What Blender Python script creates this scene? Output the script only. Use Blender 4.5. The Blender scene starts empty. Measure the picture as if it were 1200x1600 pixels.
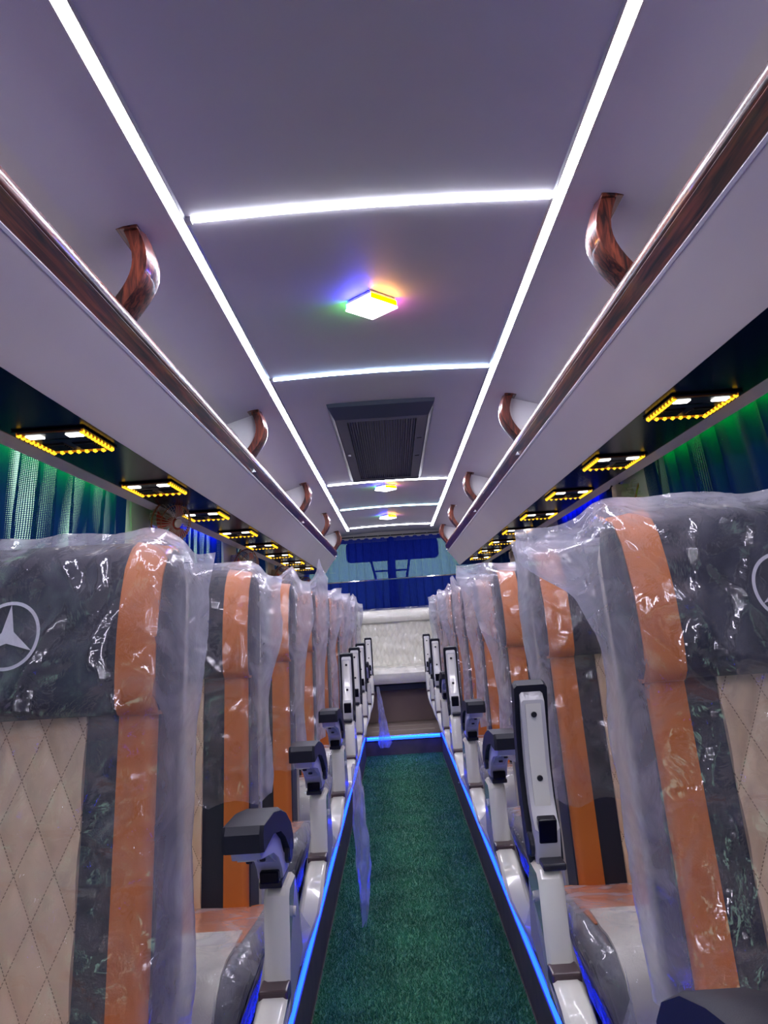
import bpy, bmesh, math, random
import numpy as np
from mathutils import Vector, Matrix, Euler, noise
random.seed(7); rng = np.random.default_rng(11)
scene = bpy.context.scene
COL = scene.collection
PI = math.pi

# ------------------------------------------------------------------ camera, world, exposure
CAM_Z = 1.22
def cam_matrix(p, y, r):
    f = Vector((math.sin(y)*math.cos(p), math.cos(y)*math.cos(p), math.sin(p)))
    rt = Vector((math.cos(y), -math.sin(y), 0)); up = rt.cross(f)
    R = rt*math.cos(r) - up*math.sin(r); U = up*math.cos(r) + rt*math.sin(r)
    m = Matrix((R, U, -f)).transposed().to_4x4(); m.translation = (0, 0, CAM_Z)
    return m
cd = bpy.data.cameras.new('camera'); cam = bpy.data.objects.new('camera', cd); COL.objects.link(cam)
cd.sensor_fit = 'HORIZONTAL'; cd.sensor_width = 36; cd.lens = 36.0   # 1200 px focal over 1200 px width
cd.clip_start = 0.02; cd.clip_end = 200
cam.matrix_world = cam_matrix(.1384, -.0063, .0644)
scene.camera = cam

w = bpy.data.worlds.new('daylight'); scene.world = w; w.use_nodes = True
bgn = w.node_tree.nodes['Background']; bgn.inputs[0].default_value = (.80, .92, .86, 1); bgn.inputs[1].default_value = 4.0
scene.view_settings.view_transform = 'Standard'; scene.view_settings.look = 'None'
scene.view_settings.exposure = 0.0; scene.view_settings.gamma = 1.0
scene.view_settings.use_curve_mapping = False
scene.cycles.transparent_max_bounces = 32
scene.cycles.max_bounces = 10
STRIP_E, BAR_E = 70.0, 38.0

# ------------------------------------------------------------------ materials
MATS = {}
def nt(name):
    m = bpy.data.materials.new(name); m.use_nodes = True; t = m.node_tree; t.nodes.clear()
    o = t.nodes.new('ShaderNodeOutputMaterial'); MATS[name] = m
    return m, t, o
def N(t, typ, **kw):
    n = t.nodes.new(typ)
    for k, v in kw.items():
        if k.startswith('i_'): n.inputs[k[2:].replace('_', ' ')].default_value = v
        else: setattr(n, k, v)
    return n
def c4(c): return (c[0], c[1], c[2], 1)
def pm(name, col, rough=.5, metal=0, coat=0, bump=None, col2=None, cscale=6, emit=None, es=0, spec=.5, sheen=0):
    m, t, o = nt(name); L = t.links.new
    b = N(t, 'ShaderNodeBsdfPrincipled'); L(b.outputs[0], o.inputs[0])
    b.inputs['Base Color'].default_value = c4(col); b.inputs['Roughness'].default_value = rough
    b.inputs['Metallic'].default_value = metal; b.inputs['Coat Weight'].default_value = coat
    b.inputs['Coat Roughness'].default_value = .05; b.inputs['Specular IOR Level'].default_value = spec
    if sheen: b.inputs['Sheen Weight'].default_value = sheen
    if emit: b.inputs['Emission Color'].default_value = c4(emit); b.inputs['Emission Strength'].default_value = es
    if bump or col2:
        tc = N(t, 'ShaderNodeTexCoord')
    if bump:
        n = N(t, 'ShaderNodeTexNoise', i_Scale=bump[0], i_Detail=3.0); L(tc.outputs['Object'], n.inputs['Vector'])
        bp = N(t, 'ShaderNodeBump', i_Strength=bump[1], i_Distance=.002); L(n.outputs[0], bp.inputs['Height']); L(bp.outputs[0], b.inputs['Normal'])
    if col2:
        n2 = N(t, 'ShaderNodeTexNoise', i_Scale=cscale, i_Detail=4.0); L(tc.outputs['Object'], n2.inputs['Vector'])
        r = N(t, 'ShaderNodeValToRGB'); r.color_ramp.elements[0].color = c4(col); r.color_ramp.elements[1].color = c4(col2)
        r.color_ramp.elements[0].position = .35; r.color_ramp.elements[1].position = .65
        L(n2.outputs[0], r.inputs[0]); L(r.outputs[0], b.inputs['Base Color'])
    return m
def em(name, col, s):
    m, t, o = nt(name); e = N(t, 'ShaderNodeEmission'); e.inputs[0].default_value = c4(col); e.inputs[1].default_value = s
    t.links.new(e.outputs[0], o.inputs[0]); return m

pm('ceiling_vinyl', (.59, .575, .63), .5, bump=(420, .12), col2=(.56, .545, .60), cscale=2)
pm('rack_vinyl', (.66, .61, .60), .5, bump=(300, .10), col2=(.63, .58, .575), cscale=3)
pm('white_panel', (.74, .74, .76), .45)
pm('cream_panel', (.62, .58, .50), .4)
pm('black_gloss', (.004, .004, .010), .20, spec=.12)
pm('black_plastic', (.012, .013, .022), .38, bump=(900, .1))
pm('arm_pad', (.010, .011, .020), .55, bump=(700, .12), spec=.3)
pm('dark_metal', (.03, .03, .035), .4, .6)
pm('aluminium', (.62, .63, .66), .32, 1.0)
pm('chrome', (.75, .76, .8), .12, 1.0)
pm('charcoal_leather', (.021, .023, .042), .45, bump=(380, .25), col2=(.018, .020, .036), spec=.35)
pm('orange_leather', (.56, .155, .022), .40, bump=(380, .22), col2=(.52, .135, .02))
pm('cream_leather', (.66, .60, .50), .42, bump=(380, .2), col2=(.63, .57, .47))
pm('grey_leather', (.085, .085, .10), .45, bump=(380, .25))
pm('white_leather', (.74, .71, .62), .36, bump=(350, .2))
pm('white_gloss', (.72, .70, .64), .18, coat=.5)
pm('grey_plastic', (.52, .51, .53), .32)
pm('brown_cap', (.06, .035, .04), .3)
pm('emblem_thread', (.72, .70, .80), .5)
pm('riser', (.11, .078, .08), .55, bump=(200, .2), col2=(.07, .052, .058), cscale=9)
pm('platform_vinyl', (.24, .18, .155), .40, bump=(300, .15), col2=(.20, .155, .135), cscale=12)
pm('bench_board', (.21, .145, .125), .5, col2=(.19, .13, .115))
pm('pale_line', (.42, .37, .33), .5)
pm('wall_vinyl', (.40, .37, .36), .55, bump=(250, .1))
pm('ac_frame', (.042, .048, .085), .45)
pm('ac_slat', (.022, .025, .11), .45)
pm('fan_cream', (.50, .42, .32), .35)
pm('fan_copper', (.42, .14, .05), .35, .4)
pm('fan_red', (.50, .05, .02), .35)
pm('daylight_blocker', (.05, .055, .05), .9)  # for the dark walls added outside to hold back daylight
pm('outside_ground', (.06, .06, .055), .9)
em('strip_white', (.90, .86, 1.0), STRIP_E)
em('bar_white', (.88, .89, 1.0), BAR_E)
em('bar_blue', (.50, .68, 1.0), BAR_E*.75)
em('bar_cyan', (.50, .85, 1.0), BAR_E*.75)
em('led_blue', (.0024, .016, 1.0), 24.0)
em('led_cyan', (.02, .30, 1.0), 4.0)
em('led_green', (.0, 1.0, .02), 60.0)
em('led_deep_blue', (.01, .02, 1.0), 60.0)
em('lamp_white', (1, .97, 1), 9.0)
em('lamp_blue', (.02, .02, 1), 70.0)
em('lamp_green', (.03, 1, .04), 26.0)
em('lamp_pink', (1, .05, .55), 30.0)
em('lamp_orange', (1, .35, .0), 34.0)
em('bead_yellow', (1.0, .55, .025), 1.8)
em('bead_amber', (1.0, .30, .01), .5)
em('reader_white', (1, .97, .90), 6.0)

def wood(name, sc):
    m, t, o = nt(name); L = t.links.new
    b = N(t, 'ShaderNodeBsdfPrincipled', i_Roughness=.38, i_Coat_Weight=.55, i_Coat_Roughness=.05, i_Specular_IOR_Level=.3); L(b.outputs[0], o.inputs[0])
    tc = N(t, 'ShaderNodeTexCoord'); mp = N(t, 'ShaderNodeMapping'); mp.inputs['Scale'].default_value = sc; L(tc.outputs['Object'], mp.inputs[0])
    n = N(t, 'ShaderNodeTexNoise', i_Scale=3.2, i_Detail=6.0, i_Distortion=.8); L(mp.outputs[0], n.inputs['Vector'])
    r = N(t, 'ShaderNodeValToRGB'); e = r.color_ramp.elements
    e[0].position = .36; e[0].color = (.010, .003, .003, 1); e[1].position = .64; e[1].color = (.20, .045, .020, 1)
    x = e.new(.5); x.color = (.085, .018, .010, 1)
    L(n.outputs[0], r.inputs[0]); L(r.outputs[0], b.inputs['Base Color'])
wood('rosewood', (26, 1.1, 20)); wood('rosewood_upright', (26, 26, 3.5))

# quilt: diamonds, thread lines only (the puffs are geometry)
QW, QH = .064, .138
def quilt_mat(name, col, col2, thread, x0=0.0):
    m, t, o = nt(name); L = t.links.new
    b = N(t, 'ShaderNodeBsdfPrincipled', i_Roughness=.42); L(b.outputs[0], o.inputs[0])
    tc = N(t, 'ShaderNodeTexCoord'); sx = N(t, 'ShaderNodeSeparateXYZ'); L(tc.outputs['Object'], sx.inputs[0])
    def M(op, a, bb=None):
        n = N(t, 'ShaderNodeMath', operation=op)
        for i, v in enumerate((a, bb)):
            if v is None: continue
            if isinstance(v, (int, float)): n.inputs[i].default_value = v
            else: L(v, n.inputs[i])
        return n.outputs[0]
    u = M('DIVIDE', sx.outputs[0], QW); v = M('DIVIDE', sx.outputs[2], QH)
    def near(e): return M('ABSOLUTE', M('SUBTRACT', M('FRACT', e), .5))   # .5 at a seam
    d = M('MAXIMUM', near(M('ADD', u, v)), near(M('SUBTRACT', u, v)))
    seam = M('GREATER_THAN', d, .487)
    dash = M('GREATER_THAN', M('FRACT', M('MULTIPLY', sx.outputs[2], 190.0)), .35)
    seam = M('MULTIPLY', seam, dash)
    nz = N(t, 'ShaderNodeTexNoise', i_Scale=7.0); L(tc.outputs['Object'], nz.inputs['Vector'])
    r = N(t, 'ShaderNodeMix', data_type='RGBA'); r.inputs[6].default_value = c4(col); r.inputs[7].default_value = c4(col2); L(nz.outputs[0], r.inputs[0])
    r2 = N(t, 'ShaderNodeMix', data_type='RGBA'); r2.inputs[7].default_value = c4(thread); L(r.outputs[2], r2.inputs[6]); L(seam, r2.inputs[0])
    L(r2.outputs[2], b.inputs['Base Color'])
quilt_mat('quilt_cream', (.69, .50, .34), (.65, .47, .32), (.24, .15, .09))
quilt_mat('quilt_white', (.76, .73, .62), (.73, .70, .60), (.40, .33, .25))

def film(name, base, edge, col, bscale, bstr, rough=.16, fold=0.0):
    m, t, o = nt(name); L = t.links.new
    tr = N(t, 'ShaderNodeBsdfTransparent'); tr.inputs[0].default_value = (.97, .97, .98, 1)
    g = N(t, 'ShaderNodeBsdfDiffuse'); g.inputs[0].default_value = c4(col)
    tl = N(t, 'ShaderNodeBsdfTranslucent'); tl.inputs[0].default_value = c4(col)
    gl = N(t, 'ShaderNodeBsdfGlossy', i_Roughness=rough); gl.inputs[0].default_value = (1, 1, 1, 1)
    tc = N(t, 'ShaderNodeTexCoord')
    n1 = N(t, 'ShaderNodeTexNoise', i_Scale=bscale, i_Detail=4.0, i_Roughness=.6, i_Distortion=.8); L(tc.outputs['Object'], n1.inputs['Vector'])
    vo = N(t, 'ShaderNodeTexVoronoi', i_Scale=bscale*.8); L(tc.outputs['Object'], vo.inputs['Vector'])
    ad = N(t, 'ShaderNodeMath', operation='ADD'); L(n1.outputs[0], ad.inputs[0]); L(vo.outputs[0], ad.inputs[1])
    bp = N(t, 'ShaderNodeBump', i_Strength=bstr, i_Distance=.012); L(ad.outputs[0], bp.inputs['Height'])
    L(bp.outputs[0], gl.inputs['Normal'])
    mx = N(t, 'ShaderNodeMixShader'); mx.inputs[0].default_value = .5; L(g.outputs[0], mx.inputs[1]); L(tl.outputs[0], mx.inputs[2])
    lw = N(t, 'ShaderNodeLayerWeight', i_Blend=.35); L(bp.outputs[0], lw.inputs['Normal'])
    mr = N(t, 'ShaderNodeMapRange'); mr.inputs[3].default_value = base; mr.inputs[4].default_value = edge; L(lw.outputs['Facing'], mr.inputs[0])
    at = N(t, 'ShaderNodeAttribute', attribute_name='fold'); fm = N(t, 'ShaderNodeMath', operation='MULTIPLY_ADD'); fm.inputs[1].default_value = fold; L(at.outputs['Fac'], fm.inputs[0])
    hz = N(t, 'ShaderNodeTexNoise', i_Scale=7.0, i_Detail=3.0, i_Distortion=1.5); L(tc.outputs['Object'], hz.inputs['Vector'])
    hr = N(t, 'ShaderNodeMapRange'); hr.inputs[1].default_value = .4; hr.inputs[2].default_value = .65; hr.inputs[3].default_value = .6; hr.inputs[4].default_value = 2.0; L(hz.outputs[0], hr.inputs[0])
    hm = N(t, 'ShaderNodeMath', operation='MULTIPLY'); L(hr.outputs[0], hm.inputs[0]); L(mr.outputs[0], hm.inputs[1]); L(hm.outputs[0], fm.inputs[2])
    m1 = N(t, 'ShaderNodeMixShader'); L(fm.outputs[0], m1.inputs[0]); L(tr.outputs[0], m1.inputs[1]); L(mx.outputs[0], m1.inputs[2])
    fp = N(t, 'ShaderNodeMath', operation='POWER'); fp.inputs[1].default_value = 3.5; L(lw.outputs['Facing'], fp.inputs[0])
    fq = N(t, 'ShaderNodeMath', operation='MULTIPLY_ADD'); fq.inputs[1].default_value = .50; fq.inputs[2].default_value = .08; L(fp.outputs[0], fq.inputs[0])
    m2 = N(t, 'ShaderNodeMixShader'); L(fq.outputs[0], m2.inputs[0]); L(m1.outputs[0], m2.inputs[1]); L(gl.outputs[0], m2.inputs[2])
    L(m2.outputs[0], o.inputs[0])
film('seat_film', .05, .34, (.80, .79, .90), 15, .40, .10, .24)
film('bench_film', .07, .35, (.80, .80, .80), 12, .6)

def curtain(name, thread, hole, cell, diff=.6, vary=(1.0, 0.0, .25)):
    m, t, o = nt(name); L = t.links.new
    tc = N(t, 'ShaderNodeTexCoord'); sx = N(t, 'ShaderNodeSeparateXYZ'); L(tc.outputs['UV'], sx.inputs[0])
    def M(op, a, b=None):
        n = N(t, 'ShaderNodeMath', operation=op)
        for i, v in enumerate((a, b)):
            if v is None: continue
            if isinstance(v, (int, float)): n.inputs[i].default_value = v
            else: L(v, n.inputs[i])
        return n.outputs[0]
    a = M('SINE', M('MULTIPLY', M('ADD', sx.outputs[0], sx.outputs[1]), 2*PI/cell)); b = M('SINE', M('MULTIPLY', M('SUBTRACT', sx.outputs[0], sx.outputs[1]), 2*PI/cell))
    cmb = N(t, 'ShaderNodeCombineXYZ'); L(M('MULTIPLY', sx.outputs[0], vary[0]), cmb.inputs[0]); L(M('MULTIPLY', sx.outputs[1], 1.2), cmb.inputs[1])
    nz = N(t, 'ShaderNodeTexNoise', i_Scale=1.0, i_Detail=1.0); L(cmb.outputs[0], nz.inputs['Vector'])
    wv = M('GREATER_THAN', M('MULTIPLY', a, b), M('ADD', M('MULTIPLY', M('SUBTRACT', nz.outputs[0], .5), vary[1]), vary[2]))
    d = N(t, 'ShaderNodeBsdfDiffuse'); d.inputs[0].default_value = c4(thread)
    tl = N(t, 'ShaderNodeBsdfTranslucent'); tl.inputs[0].default_value = c4(thread)
    tr = N(t, 'ShaderNodeBsdfTransparent'); tr.inputs[0].default_value = c4(hole)
    m1 = N(t, 'ShaderNodeMixShader'); m1.inputs[0].default_value = 1-diff; L(d.outputs[0], m1.inputs[1]); L(tl.outputs[0], m1.inputs[2])
    m2 = N(t, 'ShaderNodeMixShader'); L(wv, m2.inputs[0]); L(m1.outputs[0], m2.inputs[1]); L(tr.outputs[0], m2.inputs[2]); L(m2.outputs[0], o.inputs[0])
curtain('navy_mesh_curtain', (.010, .030, .16), (.62, .66, .66), .011, .65, (13.0, 5.0, .82))
curtain('blue_sheer_curtain', (.010, .024, .30), (.24, .29, .29), .016)

def glassm():
    m, t, o = nt('tinted_glass'); L = t.links.new
    tr = N(t, 'ShaderNodeBsdfTransparent'); tr.inputs[0].default_value = (.62, .72, .68, 1)
    g = N(t, 'ShaderNodeBsdfGlossy', i_Roughness=.03); fr = N(t, 'ShaderNodeLayerWeight', i_Blend=.2)
    fp = N(t, 'ShaderNodeMath', operation='POWER'); fp.inputs[1].default_value = 4.0; L(fr.outputs['Facing'], fp.inputs[0])
    mx = N(t, 'ShaderNodeMixShader'); L(fp.outputs[0], mx.inputs[0]); L(tr.outputs[0], mx.inputs[1]); L(g.outputs[0], mx.inputs[2]); L(mx.outputs[0], o.inputs[0])
glassm()
def turf():
    for nm, k in (('turf_base', .85), ('turf_pile', 1.0)):
        m, t, o = nt(nm); L = t.links.new
        b = N(t, 'ShaderNodeBsdfPrincipled', i_Roughness=.7); L(b.outputs[0], o.inputs[0])
        tc = N(t, 'ShaderNodeTexCoord'); n = N(t, 'ShaderNodeTexNoise', i_Scale=5.0, i_Detail=5.0); L(tc.outputs['Object'], n.inputs['Vector'])
        n2 = N(t, 'ShaderNodeTexNoise', i_Scale=160.0, i_Detail=2.0); L(tc.outputs['Object'], n2.inputs['Vector'])
        ad = N(t, 'ShaderNodeMath', operation='ADD'); L(n.outputs[0], ad.inputs[0]); L(n2.outputs[0], ad.inputs[1])
        r = N(t, 'ShaderNodeValToRGB'); e = r.color_ramp.elements
        mr = N(t, 'ShaderNodeMath', operation='MULTIPLY'); mr.inputs[1].default_value = .5; L(ad.outputs[0], mr.inputs[0])
        e[0].position = .36; e[0].color = c4([v*k for v in (.012, .105, .048)]); e[1].position = .64; e[1].color = c4([v*k for v in (.04, .25, .11)])
        L(mr.outputs[0], r.inputs[0]); L(r.outputs[0], b.inputs['Base Color'])
turf()

# ------------------------------------------------------------------ mesh helpers
class MB:
    def __init__(s): s.v = []; s.f = []; s.uv = None; s.fold = None
    def add(s, vs, fs):
        o = len(s.v); s.v += [tuple(p) for p in vs]; s.f += [tuple(i+o for i in f) for f in fs]; return s
    def box(s, x0, x1, y0, y1, z0, z1, b=0):
        x0, x1 = min(x0, x1), max(x0, x1); y0, y1 = min(y0, y1), max(y0, y1); z0, z1 = min(z0, z1), max(z0, z1)
        if b <= 0:
            return s.add([(x, y, z) for z in (z0, z1) for y in (y0, y1) for x in (x0, x1)],
                         [(0, 2, 3, 1), (4, 5, 7, 6), (0, 1, 5, 4), (2, 6, 7, 3), (0, 4, 6, 2), (1, 3, 7, 5)])
        bm = bmesh.new(); bmesh.ops.create_cube(bm, size=1)
        for v in bm.verts: v.co = ((x0+x1)/2+v.co.x*(x1-x0), (y0+y1)/2+v.co.y*(y1-y0), (z0+z1)/2+v.co.z*(z1-z0))
        bmesh.ops.bevel(bm, geom=bm.edges[:], offset=b, segments=2, affect='EDGES', profile=.5)
        bm.verts.index_update(); vs = [v.co[:] for v in bm.verts]; fs = [[q.index for q in f.verts] for f in bm.faces]; bm.free()
        return s.add(vs, fs)
    def loft(s, loops, caps=True, closed=True):
        n = len(loops[0]); vs = [p for l in loops for p in l]; fs = []
        for i in range(len(loops)-1):
            for j in range(n if closed else n-1):
                k = (j+1) % n; fs.append((i*n+j, i*n+k, (i+1)*n+k, (i+1)*n+j))
        if caps and closed: fs.append(tuple(range(n))[::-1]); fs.append(tuple(range((len(loops)-1)*n, len(loops)*n)))
        return s.add(vs, fs)
    def prism(s, poly, a0, a1, ax, b=0):
        # poly: 2D outline in the two other axes, extruded along ax
        def P(p, a):
            return {'X': (a, p[0], p[1]), 'Y': (p[0], a, p[1]), 'Z': (p[0], p[1], a)}[ax]
        if b:
            c = [sum(q[i] for q in poly)/len(poly) for i in (0, 1)]
            def sh(p):
                d = (p[0]-c[0], p[1]-c[1]); l = math.hypot(*d) or 1
                return (p[0]-d[0]/l*b, p[1]-d[1]/l*b)
            sg = 1 if a1 > a0 else -1
            return s.loft([[P(sh(p), a0) for p in poly], [P(p, a0+sg*b) for p in poly], [P(p, a1-sg*b) for p in poly], [P(sh(p), a1) for p in poly]])
        return s.loft([[P(p, a0) for p in poly], [P(p, a1) for p in poly]])
    def tube(s, pts, r, n=8, caps=True):
        loops = []; pts = [Vector(p) for p in pts]
        for i, p in enumerate(pts):
            d = (pts[min(i+1, len(pts)-1)]-pts[max(i-1, 0)]).normalized()
            u = d.cross(Vector((0, 0, 1)));
            if u.length < .2: u = d.cross(Vector((1, 0, 0)))
            u.normalize(); v = d.cross(u); rr = r[i] if isinstance(r, (list, tuple)) else r
            loops.append([p+(u*math.cos(2*PI*k/n)+v*math.sin(2*PI*k/n))*rr for k in range(n)])
        return s.loft(loops, caps)
    def ring(s, c, R, r, axis=(0, 0, 1), n=24, m=6):
        ax = Vector(axis).normalized(); u = ax.orthogonal().normalized(); v = ax.cross(u); c = Vector(c); loops = []
        for i in range(n+1):
            a = 2*PI*i/n; d = u*math.cos(a)+v*math.sin(a)
            loops.append([c+d*(R+r*math.cos(2*PI*k/m))+ax*r*math.sin(2*PI*k/m) for k in range(m)])
        return s.loft(loops, False)
    def disc(s, c, R, h, axis=(0, 0, 1), n=16):
        ax = Vector(axis).normalized(); u = ax.orthogonal().normalized(); v = ax.cross(u); c = Vector(c)
        L = lambda rr, hh: [c+ax*hh+(u*math.cos(2*PI*k/n)+v*math.sin(2*PI*k/n))*rr for k in range(n)]
        return s.loft([L(R*.85, 0), L(R, h*.25), L(R, h*.75), L(R*.85, h)])
    def grid(s, rows):   # open sheet
        return s.loft(rows, False, False)
    def data(s, name, mat, smooth=False, recalc=True):
        me = bpy.data.meshes.new(name); me.from_pydata(s.v, [], s.f)
        if s.uv is not None:
            ul = me.uv_layers.new(name='UVMap')
            for l in me.loops: ul.data[l.index].uv = s.uv[l.vertex_index]
        if s.fold is not None:
            fa = me.attributes.new('fold', 'FLOAT', 'POINT'); fa.data.foreach_set('value', (list(s.fold)+[0.0]*len(s.v))[:len(s.v)])
        if recalc:
            bm = bmesh.new(); bm.from_mesh(me); bmesh.ops.recalc_face_normals(bm, faces=bm.faces); bm.to_mesh(me); bm.free()
        if smooth:
            me.polygons.foreach_set('use_smooth', [True]*len(me.polygons))
            me.set_sharp_from_angle(angle=math.radians(smooth if smooth > 1 else 40))
        me.materials.append(MATS[mat]); return me
    def build(s, name, mat, parent=None, smooth=False, loc=None, recalc=True):
        o = bpy.data.objects.new(name, s.data(name, mat, smooth, recalc)); COL.objects.link(o)
        if parent: o.parent = parent
        if loc: o.location = loc
        return o
def empty(name, loc=(0, 0, 0)):
    o = bpy.data.objects.new(name, None); o.empty_display_size = .05; COL.objects.link(o); o.location = loc; return o
def tag(o, label, cat, group=None):
    o['label'] = label; o['category'] = cat
    if group: o['group'] = group
    return o
def struct(o, label=None, cat=None):
    o['kind'] = 'structure'
    if label: o['label'] = label
    if cat: o['category'] = cat
    return o
def copy_tree(o, parent=None):
    c = o.copy(); COL.objects.link(c); c.parent = parent
    for ch in list(o.children): copy_tree(ch, c)
    return c
def lerp(a, b, t): return a+(b-a)*t
def sstep(a, b, x):
    t = min(1, max(0, (x-a)/(b-a))); return t*t*(3-2*t)
def pl(pts, x):
    for (x0, y0), (x1, y1) in zip(pts, pts[1:]):
        if x <= x1: return lerp(y0, y1, (x-x0)/(x1-x0)) if x >= x0 else y0
    return pts[-1][1]

# ------------------------------------------------------------------ the bus body
SIDE = {-1: 'daylit', 1: 'shaded'}   # daylight shows through the curtains on one side only
Y0, Y1 = -1.3, 8.95          # front bulkhead, rear wall
WX = 1.10                     # inner wall
PX, PZ = .35, .17             # platform edge and height
STEP = 7.16
STRUCT_L = {}
def S(name, mb, mat, label, cat, smooth=False, parent=None):
    o = mb.build(name, mat, parent, smooth)
    if not parent: struct(o, label, cat)
    return o
S('floor', MB().box(-PX-.02, PX+.02, Y0, STEP+.02, -.05, -.004), 'riser', 'dark sunken aisle floor under the green carpet', 'floor')
for nm, s in (('floor_platform_left', -1), ('floor_platform_right', 1)):
    S(nm, MB().box(s*PX, s*(WX+.05), Y0, STEP, -.05, PZ), 'platform_vinyl', 'raised brown vinyl platform carrying the row of seats beside the aisle', 'floor')
    # dark riser facing, ribbed tread plate by the seat legs
    S('trim_1' if s < 0 else 'trim_2', MB().box(s*(PX-.006), s*(PX+.001), Y0, STEP, 0, PZ-.012), 'riser', 'dark brown riser board along the sunken aisle', 'trim')
    t = MB()
    for k in range(9): t.box(s*(PX+.045+k*.011), s*(PX+.052+k*.011), Y0, STEP, PZ, PZ+.004)
    t.box(s*(PX+.040), s*(PX+.146), Y0, STEP, PZ-.001, PZ+.0015)
    S('trim_3' if s < 0 else 'trim_4', t, 'aluminium', 'ribbed aluminium tread plate running along the platform edge', 'trim')
rp = S('floor_platform_rear', MB().box(-WX-.05, WX+.05, STEP, Y1, -.05, PZ), 'platform_vinyl', 'raised brown rear platform in front of the bench', 'floor')
for k, y in enumerate((7.48, 7.78)): MB().box(-.30, .30, y, y+.022, PZ-.001, PZ+.003).build('inlay_strip', 'pale_line', rp)
S('trim_5', MB().box(-PX+.002, PX-.002, STEP-.008, STEP+.001, 0, PZ-.035), 'riser', 'dark riser board closing the rear end of the aisle', 'trim')
S('trim_6', MB().box(-PX+.002, PX-.002, STEP-.02, STEP+.03, PZ-.034, PZ+.006, .003), 'aluminium', 'aluminium nosing on the step at the end of the aisle', 'trim')

# carpet
cp = empty('aisle_carpet', (0, 0, 0)); tag(cp, 'green artificial grass runner lying in the sunken aisle', 'carpet')
MB().box(-PX+.012, PX-.012, Y0+.02, STEP-.012, -.004, .006).build('carpet_backing', 'turf_base', cp)
n = 170000; y = np.exp(rng.random(n)*math.log((STEP-.02)/1.0))*1.0
y = np.where(rng.random(n) < .06, .3+rng.random(n)*.8, y); x = (rng.random(n)*2-1)*(PX-.016); a = rng.random(n)*2*PI; h = .006+.007*rng.random(n); wd = .0022
lean = .006
P0 = np.stack([x-np.cos(a)*wd, y-np.sin(a)*wd, np.full(n, .004)], 1); P1 = np.stack([x+np.cos(a)*wd, y+np.sin(a)*wd, np.full(n, .004)], 1)
P2 = np.stack([x+rng.normal(0, lean, n), y+rng.normal(0, lean, n), .006+h], 1)
P2[:, 0] = np.clip(P2[:, 0], -PX+.01, PX-.01)
V = np.stack([P0, P1, P2], 1).reshape(-1, 3)
me = bpy.data.meshes.new('grass_pile'); me.vertices.add(3*n); me.vertices.foreach_set('co', V.ravel()); me.loops.add(3*n); me.loops.foreach_set('vertex_index', np.arange(3*n, dtype=np.int32))
me.polygons.add(n); me.polygons.foreach_set('loop_start', np.arange(0, 3*n, 3, dtype=np.int32)); me.update(); me.materials.append(MATS['turf_pile'])
gp = bpy.data.objects.new('grass_pile', me); COL.objects.link(gp); gp.parent = cp; gp['kind'] = 'stuff'

# ceiling
def ceil_z(x):
    x = abs(x)
    return pl([(0, 2.233), (.2, 2.231), (.465, 2.222), (.60, 2.205), (.85, 2.13), (1.0, 2.04), (1.15, 1.90)], x)
xs = [-1.15, -1.0, -.85, -.72, -.6, -.53, -.465, -.35, -.2, -.1, 0, .1, .2, .35, .465, .53, .6, .72, .85, 1.0, 1.15]
prof = [(x, ceil_z(x)) for x in xs] + [(x, 2.30) for x in xs[::-1]]
S('ceiling', MB().prism(prof, Y0, Y1+.05, 'Y'), 'ceiling_vinyl', 'lavender grey vinyl covered curved bus ceiling', 'ceiling', 30)

# side walls with window openings between pillars
PIL = [-1.3, .0, 1.65, 3.30, 4.95, 6.60, 8.25]
WZ0, WZ1 = .92, 1.875
wn = 0
for nm, s in (('wall_left', -1), ('wall_right', 1)):
    m = MB(); m.box(s*WX, s*(WX+.05), Y0, Y1, PZ, WZ0); m.box(s*WX, s*(WX+.05), Y0, Y1, WZ1, 2.2)
    for p in PIL + [8.86]: m.box(s*WX, s*(WX+.05), p-.09 if p > 0 or p == 0 else p, p+.09, WZ0, WZ1)
    wl = S(nm, m, 'wall_vinyl', 'grey bus side wall with curtained windows', 'wall')
    for p in PIL[1:]:
        MB().box(s*(WX-.060), s*(WX+.001), p-.20 if p > 4 else p-.23, p+.2, WZ0+.1, 1.86, .012).build('pillar_cover', 'cream_panel', wl, 30)
    for p, q in zip(PIL, PIL[1:] + []):
        wn += 1
        wo = empty('window_%d' % wn, (s*(WX+.03), (p+q)/2, WZ0)); struct(wo, 'tinted side window pane behind a navy curtain', 'window')
        hw = (q-p)/2-.09
        MB().box(-.003, .003, -hw, hw, 0, WZ1-WZ0).build('pane', 'tinted_glass', wo)
        f = MB(); f.box(-.015, .015, -hw, hw, 0, .03); f.box(-.015, .015, -hw, hw, WZ1-WZ0-.03, WZ1-WZ0); f.box(-.015, .015, -hw, -hw+.03, .03, WZ1-WZ0-.03); f.box(-.015, .015, hw-.03, hw, .03, WZ1-WZ0-.03)
        f.build('window_frame', 'dark_metal', wo)
S('wall_front', MB().box(-WX-.05, WX+.05, Y0-.05, Y0, -.05, 2.3), 'wall_vinyl', 'plain bulkhead at the front of the bus', 'wall')
RZ0, RZ1, RX = 1.36, 2.12, .98
m = MB(); m.box(-WX-.05, WX+.05, Y1, Y1+.05, -.05, RZ0); m.box(-WX-.05, WX+.05, Y1, Y1+.05, RZ1, 2.3); m.box(-WX-.05, -RX, Y1, Y1+.05, RZ0, RZ1); m.box(RX, WX+.05, Y1, Y1+.05, RZ0, RZ1)
S('wall_rear', m, 'wall_vinyl', 'rear wall of the bus around the back window', 'wall')
wn += 1
rw = empty('window_%d' % wn, (0, Y1+.02, RZ0)); struct(rw, 'wide rear window behind the blue curtain', 'window')
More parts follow.
